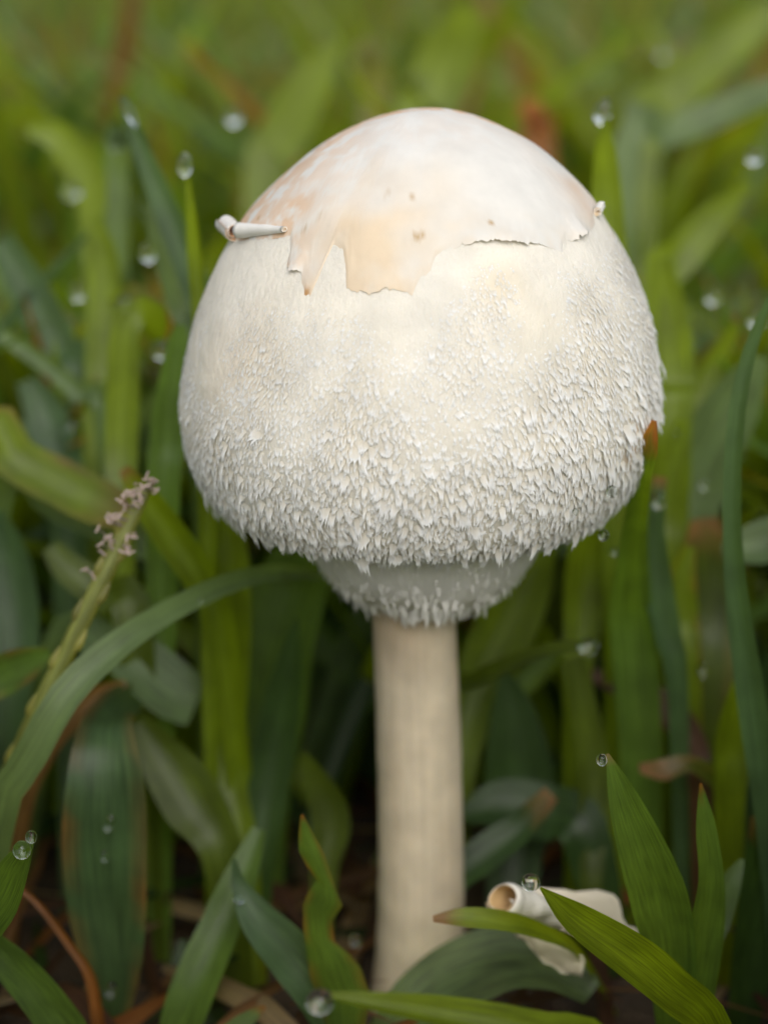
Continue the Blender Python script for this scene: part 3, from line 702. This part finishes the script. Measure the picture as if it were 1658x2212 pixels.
B('big blurred bright blade behind the crown of the cap', [(1020, 20, 150), (975, 110, 150), (930, 220, 148), (900, 340, 144)], [60, 120, 130, 110], 'bright', (870, 100), fold=.2)
B('blurred yellow blade end behind the crown of the cap', [(795, 90, 190), (800, 140, 188), (805, 220, 184)], [40, 76, 70], (.16, .17, .01), (810, 140), fold=.2)
B('blurred golden-green blade leaning across the lawn right of the cap', [(1680, 20, 170), (1560, 110, 168), (1440, 220, 166), (1380, 330, 160)], [60, 96, 100, 90], 'bright', (1330, 120), up=.1, fold=.2)
B('blurred blue-green blade sweeping across right of the hanging drop', [(1680, 190, 110), (1560, 240, 110), (1440, 290, 108), (1350, 350, 104)], [60, 72, 70, 60], 'pale', (1290, 80), up=.2, fold=.2)
B('blurred bright blade slanting right of the cap below the blue-green one', [(1620, 400, 70), (1540, 470, 70), (1470, 560, 68), (1420, 680, 64)], [20, 70, 80, 80], 'bright', (1390, 40), fold=.3)
B('slanting yellow-green blade right of the cap beneath two bead drops', [(1590, 700, 50), (1540, 790, 50), (1490, 880, 48), (1450, 980, 44)], [20, 46, 60, 60], 'bright', (1430, 30), fold=.3)
B('green blade hugging the right wall of the cap', [(1425, 560, 44), (1440, 680, 43), (1450, 820, 41), (1445, 960, 38)], [40, 86, 100, 90], 'bright', (1435, 22), fold=.25)
B('blurred rust-brown dead blade behind the right shoulder of the cap', [(1140, 215, 170), (1150, 270, 169), (1165, 360, 166)], [40, 66, 70], 'rust', (1180, 130), fold=.3)
B('blurred pale blade left of the hooked bright blade', [(235, 290, 70), (262, 320, 70), (255, 380, 69)], [30, 60, 50], 'pale', (250, 50), fold=.3)

# --- grass flower spike at the left
spk_p = [(322, 1058, -3), (290, 1110, -4), (255, 1180, -5), (222, 1250, -6), (180, 1335, -7), (135, 1430, -8), (90, 1520, -9), (45, 1620, -9), (0, 1725, -9), (-60, 1880, -9)]
P = [pix(*p) for p in spk_p]; rad = [.35, .8, .95, 1.0, 1.0, 1.0, 1.05, 1.1, 1.15, 1.2]
P.append(ground_pt(-110, -9)); rad.append(1.2)
PW = catmull([list(p) + [r] for p, r in zip(P, rad)], 60)
spike = empty('grass_flower_spike', P[-1])
tag(spike, 'green grass flower spike with pink anthers leaning left of the cap', 'flower spike')
def tube(PW, k=10, ridge=.0):
    V, F = [], []
    n = len(PW)
    for i in range(n):
        T = nrm(PW[min(i + 1, n - 1), :3] - PW[max(i - 1, 0), :3]); S_ = nrm(np.cross(T, TOCAM)); Q = np.cross(S_, T)
        for j in range(k):
            a = 2 * math.pi * j / k; r = PW[i, 3] * (1 + ridge * math.cos(2 * a) + .06 * noise.noise((i * .9, j * 2.1, 3)))
            V.append(PW[i, :3] + S_ * r * math.cos(a) + Q * r * math.sin(a))
    F = [(i * k + j, i * k + (j + 1) % k, (i + 1) * k + (j + 1) % k, (i + 1) * k + j) for i in range(n - 1) for j in range(k)]
    F.append(tuple(range(k))); F.append(tuple((n - 1) * k + j for j in range(k)))
    return V, F
V, F = tube(PW, 12, .12)
V = np.array(V)
tn = np.array([.25, .29, .10])[None] * (1 + .22 * np.sin(np.arange(len(V)) % 12 / 12 * 2 * math.pi * 2))[:, None]
part('stalk', mesh('stalk', V, F, tn, np.stack([np.arange(len(V)) % 12 / 12., np.arange(len(V)) / 120.], 1), GRASS), spike)
for i in range(6, 40, 3):                                  # spikelets pressed to the stalk in two rows
    c = PW[i]; T = nrm(PW[i - 1, :3] - PW[i + 1, :3]); S_ = nrm(np.cross(T, TOCAM)) * (1 if i % 2 else -1)
    b = c[:3] + S_ * .75 + TOCAM * .45
    Q = np.array([list(b - T * 1.6) + [.15], list(b - T * .8 + S_ * .15) + [.5], list(b + T * .2 + S_ * .25) + [.5], list(b + T * 1.8 + S_ * .3) + [.08]])
    V, F = tube(catmull(Q, 9), 7)
    part('spikelet', mesh('spikelet', V, F, np.tile([.26, .28, .10], (len(V), 1)), np.tile([.3, .2], (len(V), 1)), GRASS), spike)
PINK = np.array([.45, .33, .28])
for (u, v) in [(a + rng.gauss(0, 8), b + rng.gauss(0, 8)) for (a, b) in [(322, 1036), (332, 1032), (318, 1050), (298, 1060), (286, 1060), (278, 1066), (302, 1072), (246, 1108), (240, 1120), (228, 1132),
                (236, 1164), (228, 1176), (262, 1188), (284, 1166), (278, 1188), (188, 1238), (334, 1062), (292, 1076), (270, 1082)] for _ in range(3)]:
    c = pix(u, v, -6.5); d = nrm(np.array([rng.gauss(0, 1), rng.gauss(0, .5), rng.gauss(0, .8)])); e = nrm(np.cross(d, TOCAM))
    Q = np.array([list(c - d * .55 + e * .08) + [.10], list(c - d * .28) + [.16], list(c) + [.11], list(c + d * .28) + [.15], list(c + d * .55 + e * .1) + [.08]])
    V, F = tube(catmull(Q, 11), 7)
    # the fine thread holding it to the stalk
    near = PW[np.argmin(np.linalg.norm(PW[:, :3] - c, axis=1)), :3]
    V2, F2 = tube(np.array([list(c) + [.06], list((c + near) / 2 - np.array([0, 0, .3])) + [.06], list(near) + [.06]]), 5)
    k = len(V); V = V + V2; F = F + [tuple(i + k for i in f) for f in F2]
    part('anther', mesh('anther', V, F, np.tile(PINK * rng.uniform(.75, 1.25), (len(V), 1)), mat=M_BITS), spike)

# --- fallen curl of skin at the right of the stem
frag = empty('skin_fragment', ground_pt(1200, -6, 0))
tag(frag, 'curled scrap of cream mushroom skin lying on the grass beside the stem', 'mushroom scrap')
A_ = pix(1082, 1940, -22); B_ = pix(1215, 1975, -15); 
v_, f_, c_ = scroll(A_, B_, np.array([0, -.3, 1.0]), 1.15, 2.15, 1.45, n_l=22, n_t=50, start=1.0, inner=np.array([.66, .45, .22]), outer=np.array([.80, .77, .70]), flare=-.35, jag=2.5, thick=.25, seed=12, rough=.22)
part('roll', mesh('roll', v_, f_, c_, mat=M_SKIN), frag)
def sheet(poly_l, poly_r, ys, colr, n=18, m=7, curl=.8, thick=.3, seed=0):
    L_ = catmull([list(p) for p in [pix(a, b, y) for (a, b), y in zip(poly_l, ys)]], n); R_ = catmull([list(p) for p in [pix(a, b, y) for (a, b), y in zip(poly_r, ys)]], n)
    V, F, C = [], [], []
    for lay in (0, 1):
        for i in range(n):
            for j in range(m):
                s = j / (m - 1); p = L_[i] * (1 - s) + R_[i] * s
                V.append(p + TOCAM * (curl * math.sin(s * math.pi) - lay * thick) + np.array([.3, .3, .5]) * noise.noise((i * .5, j * .6, seed))); C.append(np.array(colr) * (1 - .08 * lay))
    o1 = n * m
    for i in range(n - 1):
        for j in range(m - 1):
            a = i * m + j; F.append((a, a + 1, a + m + 1, a + m)); F.append((o1 + a, o1 + a + m, o1 + a + m + 1, o1 + a + 1))
    for i in range(n - 1):
        for j in (0, m - 1): a = i * m + j; F.append((a, a + m, o1 + a + m, o1 + a))
    for j in range(m - 1):
        for i in (0, n - 1): a = i * m + j; F.append((a, o1 + a, o1 + a + 1, a + 1))
    return V, F, C
v_, f_, c_ = sheet([(1130, 1915), (1200, 1920), (1280, 1926), (1330, 1935), (1345, 1985), (1378, 2010), (1392, 2048)], [(1130, 1985), (1190, 2005), (1260, 2030), (1310, 2040), (1340, 2056), (1365, 2068), (1385, 2075)], [-18, -17, -16, -16, -17, -18, -18], (.76, .68, .55), curl=1.0, seed=2)
part('flap', mesh('flap', v_, f_, c_, mat=M_SKIN), frag)
v_, f_, c_ = sheet([(1105, 1985), (1150, 2010), (1200, 2035), (1250, 2060), (1262, 2075)], [(1095, 1995), (1130, 2035), (1180, 2080), (1230, 2110), (1256, 2112)], [-17, -18.5, -19, -19.5, -19.5], (.74, .67, .50), curl=.4, seed=5)
part('flap', mesh('flap', v_, f_, c_, mat=M_SKIN), frag)

# ------------------------------------------------------------------ dew drops
def drop_mesh(name, sx, sz, tail=0.0, seed=0):
    V, F = [], []; n, m = 20, 14
    V.append((0, 0, sz * (1 + tail)))
    for j in range(1, m):
        th = math.pi * j / m
        for i in range(n):
            a = 2 * math.pi * i / n; zz = math.cos(th); k = 1 - .45 * tail * max(0, zz)
            V.append((sx * math.sin(th) * math.cos(a) * k, sx * math.sin(th) * math.sin(a) * k, sz * (zz + tail * max(0, zz) ** 3)))
    V.append((0, 0, -sz))
    for i in range(n): F.append((0, 1 + i, 1 + (i + 1) % n)); F.append((len(V) - 1, 1 + (m - 2) * n + (i + 1) % n, 1 + (m - 2) * n + i))
    for j in range(m - 2):
        for i in range(n): F.append((1 + j * n + i, 1 + (j + 1) * n + i, 1 + (j + 1) * n + (i + 1) % n, 1 + j * n + (i + 1) % n))
    return mesh(name, V, F, mat=WATER)
def drop(label, u, v, y, wpx, hpx, tail=0.0, tilt=0.0, group='dew drops on the grass'):
    c = pix(u, v, y); k = depth(c) / D / PXMM / 2
    o = link('dew_drop', drop_mesh('dew_drop', wpx * k, hpx * k, tail)); o.location = c * MM; o.rotation_euler = (0, math.radians(tilt), 0)
    return tag(o, label, 'dew drop', group)
drop('pear-shaped dew drop hanging on the blade tip above the right shoulder of the cap', 1300, 245, 33, 40, 48, .5, 12)
drop('tall clear dew drop on the slender blade tip left of the cap', 399, 358, 18.5, 33, 50, .15, 4)
drop('round dew drop beside the hooked bright blade', 156, 411, 84, 42, 40)
drop('dew drop on a bent tip at the lawn edge right of the hanging drop', 1628, 338, 60, 34, 38)
drop('round clear bead of dew on the wide pale blade right of the cap', 1634, 690, 36, 40, 40)
drop('faint dew bead beside the slanting yellow-green blade', 1540, 640, 52, 36, 40)
drop('upper of the two bead drops near the right wall of the cap', 1487, 742, 52, 36, 36)
drop('ring-like dew drop in front of the brilliant yellow-green blade', 1422, 1080, 10, 34, 44)
drop('dew drop on the tip of the thin bent blade right of the stem', 1270, 1396, 3, 46, 38, .1)
drop('small round dew drop beside the tip of the broad green blade', 1299, 1641, -32, 25, 29)
drop('clear round dew drop on the tip of the folded diagonal blade', 1146, 1906, -43, 40, 40)
drop('lower dew drop of the twin pair on the short blade tip', 48, 1836, -39, 40, 42)
drop('upper dew drop of the twin pair on the short blade tip', 68, 1808, -39, 26, 30)
drop('dew smear on the grey-tipped blade slanting left of the cap', 283, 245, 36, 22, 60, .2, -18)
drop('blurred dew drop above the left shoulder of the cap', 505, 252, 90, 36, 40)
drop('pale dew drop on the pale fanning blade', 320, 547, 40, 36, 46)
drop('dew drop on the fold of the sharply bent leaf', 270, 656, 31, 36, 36)
drop('pale dew drop beside the sharply bent leaf', 350, 757, 36, 42, 44)
drop('dew drop on the tall bright blade near the bent leaf', 168, 632, 56, 34, 40)
drop('large bright glinting dew drop low on the blue-green blade left of the cap', 150, 938, 46, 52, 70, .2, 30)
drop('dew drop caught in the scales at the right lower side of the cap', 1320, 1062, cap_pt(*cap_hit(1320, 1062))[1] - 2.0, 24, 28, group='dew drops on the cap')
drop('dew drop hanging from the right rim of the cap', 1303, 1156, cap_pt(*cap_hit(1306, 1140))[1] - .3, 24, 26, group='dew drops on the cap')
drop('tiny dew bead among the scales of the lower right cap', 1242, 1106, cap_pt(*cap_hit(1242, 1106))[1] - 1.3, 14, 16, group='dew drops on the cap')
drop('dew bead on the left lower rim of the cap', 480, 1100, cap_pt(*cap_hit(482, 1098))[1] - .6, 16, 16, group='dew drops on the cap')
drop('water fleck in the upper middle of the wide dull blade', 236, 1780, -11.5, 24, 36, .2, 20)
drop('bright water fleck near the foot of the wide dull blade', 240, 2140, -12, 28, 36, .2, 20)
drop('faint water fleck in the middle of the wide dull blade', 226, 1850, -11.8, 20, 28)
drop('water bead on the upper neck of the grey-tipped blade', 514, 1942, -16.5, 28, 18, 0, 20)
drop('water bead hanging under the grey-tipped blade', 535, 2002, -17, 14, 24, .2, 20)
drop('glinting dew bead on the shaded blade in the dark hollow', 1518, 1446, 14, 24, 34)
drop('dim dew bead on the shaded blade below the right rim of the cap', 1326, 1192, 4, 18, 20)
drop('faint dew bead behind the brown torn tip at the cap', 1460, 938, 34, 28, 26)
drop('small dew bead on the brown-margined blade right of the cap', 1521, 1046, 30, 26, 24)
drop('small dew bead on the neck of the pale arching blade', 432, 1297, -2.5, 10, 12)
drop('large soft dew drop on the tip of the low bright folded blade', 690, 2164, -64, 60, 56)
drop('grey dew bead in the shadow at the left foot of the stem', 768, 2032, -6, 26, 34)

# ------------------------------------------------------------------ lawn behind and around
def rand_blade(x, y, h, wmm, lean, az, bend, yaw, nseg, q):
    """centre line and width of a lawn blade growing from x,y"""
    t = np.linspace(0, 1, nseg)
    dx, dy = math.cos(az), math.sin(az)
    hor = h * (lean * t + bend * t ** 2.4)
    zz = h * (t - .35 * bend * t ** 2.6)
    Cn = np.stack([x + dx * hor, y + dy * hor, -1 + zz], 1)
    W = wmm * np.interp(t, [0, .15, .45, .75, .93, 1], [.55, .8, 1, .82, .42, .06])
    T = np.gradient(Cn, axis=0); T /= np.linalg.norm(T, axis=1)[:, None]
    S0 = np.array([math.cos(yaw), math.sin(yaw), 0.0])
    S_ = S0[None] - T * (T @ S0)[:, None]; S_ /= np.linalg.norm(S_, axis=1)[:, None] + 1e-9
    Nn = np.cross(T, S_)
    return Cn, W, S_, Nn
TINTS = ['fresh', 'fresh', 'bright', 'bright', 'teal', 'pale', 'pale', 'dark', 'olive', 'bright', 'bright']
def in_frame(P, m=40):
    q = P - CAM; d = q @ FWD
    u = 829 + q[:, 0] / d * PXMM * D; v = 1106 - (q @ UPV) / d * PXMM * D
    return (d > 5) & (u > -m) & (u < 1658 + m) & (v > -m) & (v < 2212 + m), u, v, d
def rand_params(y):
    h = max(38, rng.gauss(96 if y > 200 else 86, 14))
    return dict(h=h, wmm=rng.uniform(3.4, 7.2), lean=rng.uniform(.03, .6), az=rng.uniform(0, 2 * math.pi), bend=rng.uniform(0, .5) if rng.random() < .8 else rng.uniform(.6, 1.1), yaw=rng.gauss(0, .7))
def tint_rand():
    r = rng.random()
    if r < .03: return np.array(G['dry']) * rng.uniform(.5, 1.1)
    if r < .04: return np.array(G['straw']) * rng.uniform(.6, 1.0)
    return np.array(G[rng.choice(TINTS)]) * rng.uniform(.75, 1.3)
# individual blurred blades behind the mushroom
made = 0; tries = 0; lawn_tips = []
while made < 185 and tries < 5000:
    tries += 1
    far = made >= 75
    y = rng.uniform(165, 300) if far else rng.uniform(28, 120)
    half = (239 + y) * .20 + 6; x = rng.uniform(-half, half)
    d = rand_params(y)
    if far: d['h'] = rng.uniform(88, 138); d['wmm'] = rng.uniform(4.5, 9); d['yaw'] = rng.gauss(0, .45); d['lean'] = rng.uniform(.05, .8); d['bend'] = rng.uniform(0, .45); d['az'] = rng.choice([0, math.pi]) + rng.gauss(0, .5)
    else: d['h'] *= rng.uniform(.45, .9)
    Cn, W, S_, Nn = rand_blade(x, y, q=None, nseg=12, **d)
    okf, u, v, dp = in_frame(Cn)
    if not okf.any(): continue
    # leave open what the photo shows open: the hand-placed blades of the upper half
    if not far and v.min() < 620: continue
    if Cn[:, 1].min() < (150 if far else 24): continue
    if (np.hypot(Cn[:, 0] - AX, Cn[:, 1]) < 31).any() and (Cn[:, 2] > 60).any(): continue
    if (np.hypot(Cn[:, 0] - AX, Cn[:, 1]) < 9).any(): continue
    hero_n += 1
    tn = tint_rand(); brown = rng.random() < .2
    tone = 'dead brown' if tn[0] > tn[1] else 'yellow-green' if tn[2] < .02 and tn[0] > .6 * tn[1] else 'grey-green' if tn[2] > .4 * tn[1] else 'dark green' if tn[1] < .11 else 'fresh green'
    lab = 'blurred %s%s blade %s in the %s' % (tone, ' brown-tipped' if brown else '', 'arching over' if d['bend'] > .5 else 'leaning aslant' if d['lean'] + d['bend'] > .45 else 'standing upright', 'tall lawn well behind the mushroom' if far else 'low grass close behind the mushroom')
    V, F, C, U = ribbon((Cn - S_ * W[:, None] / 2)[::-1], (Cn + S_ * W[:, None] / 2)[::-1], Nn[::-1], rng.uniform(.15, .5), tn, np.array(G['dry']) if brown else None, .08, None, .08, hero_n)
    finish(lab, V, F, C, U, Cn[0], 'lawn blades behind the mushroom')
    lawn_tips.append(Cn[-1]); made += 1
# the rest of the lawn as one mass
Vs, Fs, Cs, Us = [], [], [], []; n0 = 0; NS = 7
idx = np.array([(i * 3 + k, i * 3 + k + 1, i * 3 + k + 4, i * 3 + k + 3) for i in range(NS - 1) for k in range(2)])
def add_stuff(x, y, d):
    global n0
    Cn, W, S_, Nn = rand_blade(x, y, q=None, nseg=NS, **d)
    okf, u, v, dp = in_frame(np.vstack([Cn, (Cn[1:] + Cn[:-1]) / 2]), 90)
    Cm = np.vstack([Cn, (Cn[1:] + Cn[:-1]) / 2])
    if okf.any() and Cm[okf, 1].min() < 40: return False
    if np.linalg.norm(Cn - CAM, axis=1).min() < 45: return False
    if 40 <= y < 190 and (okf & (v < 560)).any(): return False
    if (np.hypot(Cn[:, 0] - AX, Cn[:, 1]) < 33).any(): return False
    fold = rng.uniform(.1, .5)
    V = np.stack([Cn - S_ * W[:, None] / 2, Cn - Nn * (W * fold / 2)[:, None], Cn + S_ * W[:, None] / 2], 1).reshape(-1, 3)
    t = np.repeat(np.linspace(0, 1, NS), 3)
    tn = tint_rand(); C = np.tile(tn, (len(V), 1)) * (1 + .1 * nr.randn())
    if rng.random() < .22:
        k = np.clip((t - .86) * 8, 0, 1)[:, None]; C = C * (1 - k) + np.array(G['dry']) * k
    Vs.append(V); Cs.append(np.clip(C, .005, .5)); Us.append(np.stack([np.tile([0, .5, 1], NS) + rng.random() * 9, t * 5 + rng.random() * 9], 1))
    Fs.append(idx + n0); n0 += len(V)
    if y > 100 and rng.random() < .25: lawn_tips.append(Cn[-1])
    return True
for k in range(7000):                                       # what the camera looks across
    y = 60 + 1300 * rng.random() ** 1.15; half = (239 + y) * .235 + 20
    add_stuff(rng.uniform(-half, half), y, rand_params(y))
for k in range(1100):                                       # thick growth a hand's breadth behind
    y = rng.uniform(42, 230); half = (239 + y) * .235 + 20
    d = rand_params(y); d['h'] *= rng.uniform(.6, 1.0); add_stuff(rng.uniform(-half, half), y, d)
for k in range(5500):                                       # and the lawn all round
    r = 60 + 900 * rng.random() ** .8; a = rng.uniform(0, 2 * math.pi)
    add_stuff(r * math.cos(a), r * math.sin(a), rand_params(0))
for k in range(1600):                                       # the sides close by, out of the picture
    x = rng.choice([-1, 1]) * rng.uniform(40, 190); y = rng.uniform(-170, 90); add_stuff(x, y, rand_params(0))
me = mesh('lawn', np.vstack(Vs), np.vstack(Fs).tolist(), np.vstack(Cs), np.vstack(Us), GRASS)
o = link('lawn', me); tag(o, 'blurred green lawn grass stretching away behind the mushroom', 'lawn', kind='stuff')
# thatch: dead strips lying on the soil
Vs, Fs, Cs, Us = [], [], [], []; n0 = 0
for k in range(1500):
    x, y = rng.uniform(-170, 170), rng.uniform(-110, 260); a = rng.uniform(0, 2 * math.pi); ln = rng.uniform(12, 45); wd = rng.uniform(.8, 4.0)
    t = np.linspace(0, 1, 5); c = rng.uniform(-.4, .4)
    Cn = np.stack([x + (t - .5) * ln * math.cos(a) + c * ln * t * t * math.sin(a), y + (t - .5) * ln * math.sin(a), 1 + rng.uniform(0, 7) + rng.uniform(-4, 4) * (t - .5) + 1.5 * np.sin(t * 5 + k)], 1)
    if (np.hypot(Cn[:, 0] - AX, Cn[:, 1]) < 8).any(): continue
    okf, u, v, dp = in_frame(Cn, 10)
    if y < -40 and okf.any(): continue
    S_ = np.array([-math.sin(a), math.cos(a), rng.uniform(-.5, .5)]); W = wd * np.array([.3, .9, 1, .8, .2])
    V = np.stack([Cn - S_ * W[:, None] / 2, Cn + np.array([0, 0, .2]) * W[:, None], Cn + S_ * W[:, None] / 2], 1).reshape(-1, 3)
    Vs.append(V); Cs.append(np.tile(np.array(rng.choice([G['brown'], G['dry'], G['brown'], G['straw'], G['rust'], G['dark']])) * rng.uniform(.4, .9), (15, 1)))
    Us.append(np.stack([np.tile([0, .5, 1], 5), np.repeat(t, 3)], 1))
    Fs.append(np.array([(i * 3 + q, i * 3 + q + 1, i * 3 + q + 4, i * 3 + q + 3) for i in range(4) for q in range(2)]) + n0); n0 += 15
o = link('thatch', mesh('thatch', np.vstack(Vs), np.vstack(Fs).tolist(), np.vstack(Cs), np.vstack(Us), GRASS))
tag(o, 'brown dead thatch strewn over the dark soil between the blades', 'thatch', kind='stuff')
# dew on the blurred lawn: tips further back
dm = [drop_mesh('dew_drop', r, r * 1.12, .15) for r in (.7, .9, 1.15)]
cnt = 0
for P in lawn_tips:
    if cnt >= 16: break
    okf, u, v, dp = in_frame(np.array([P]), -10)
    if not okf[0] or v[0] > 1200: continue
    if 390 < u[0] < 1420 and 250 < v[0]: continue
    cnt += 1
    o = bpy.data.objects.new('dew_drop', dm[cnt % 3]); col.objects.link(o); o.location = (P + np.array([0, -.6, -.3])) * MM
    tag(o, 'blurred dew drop on a lawn blade tip behind the mushroom', 'dew drop', 'dew drops on the lawn behind')
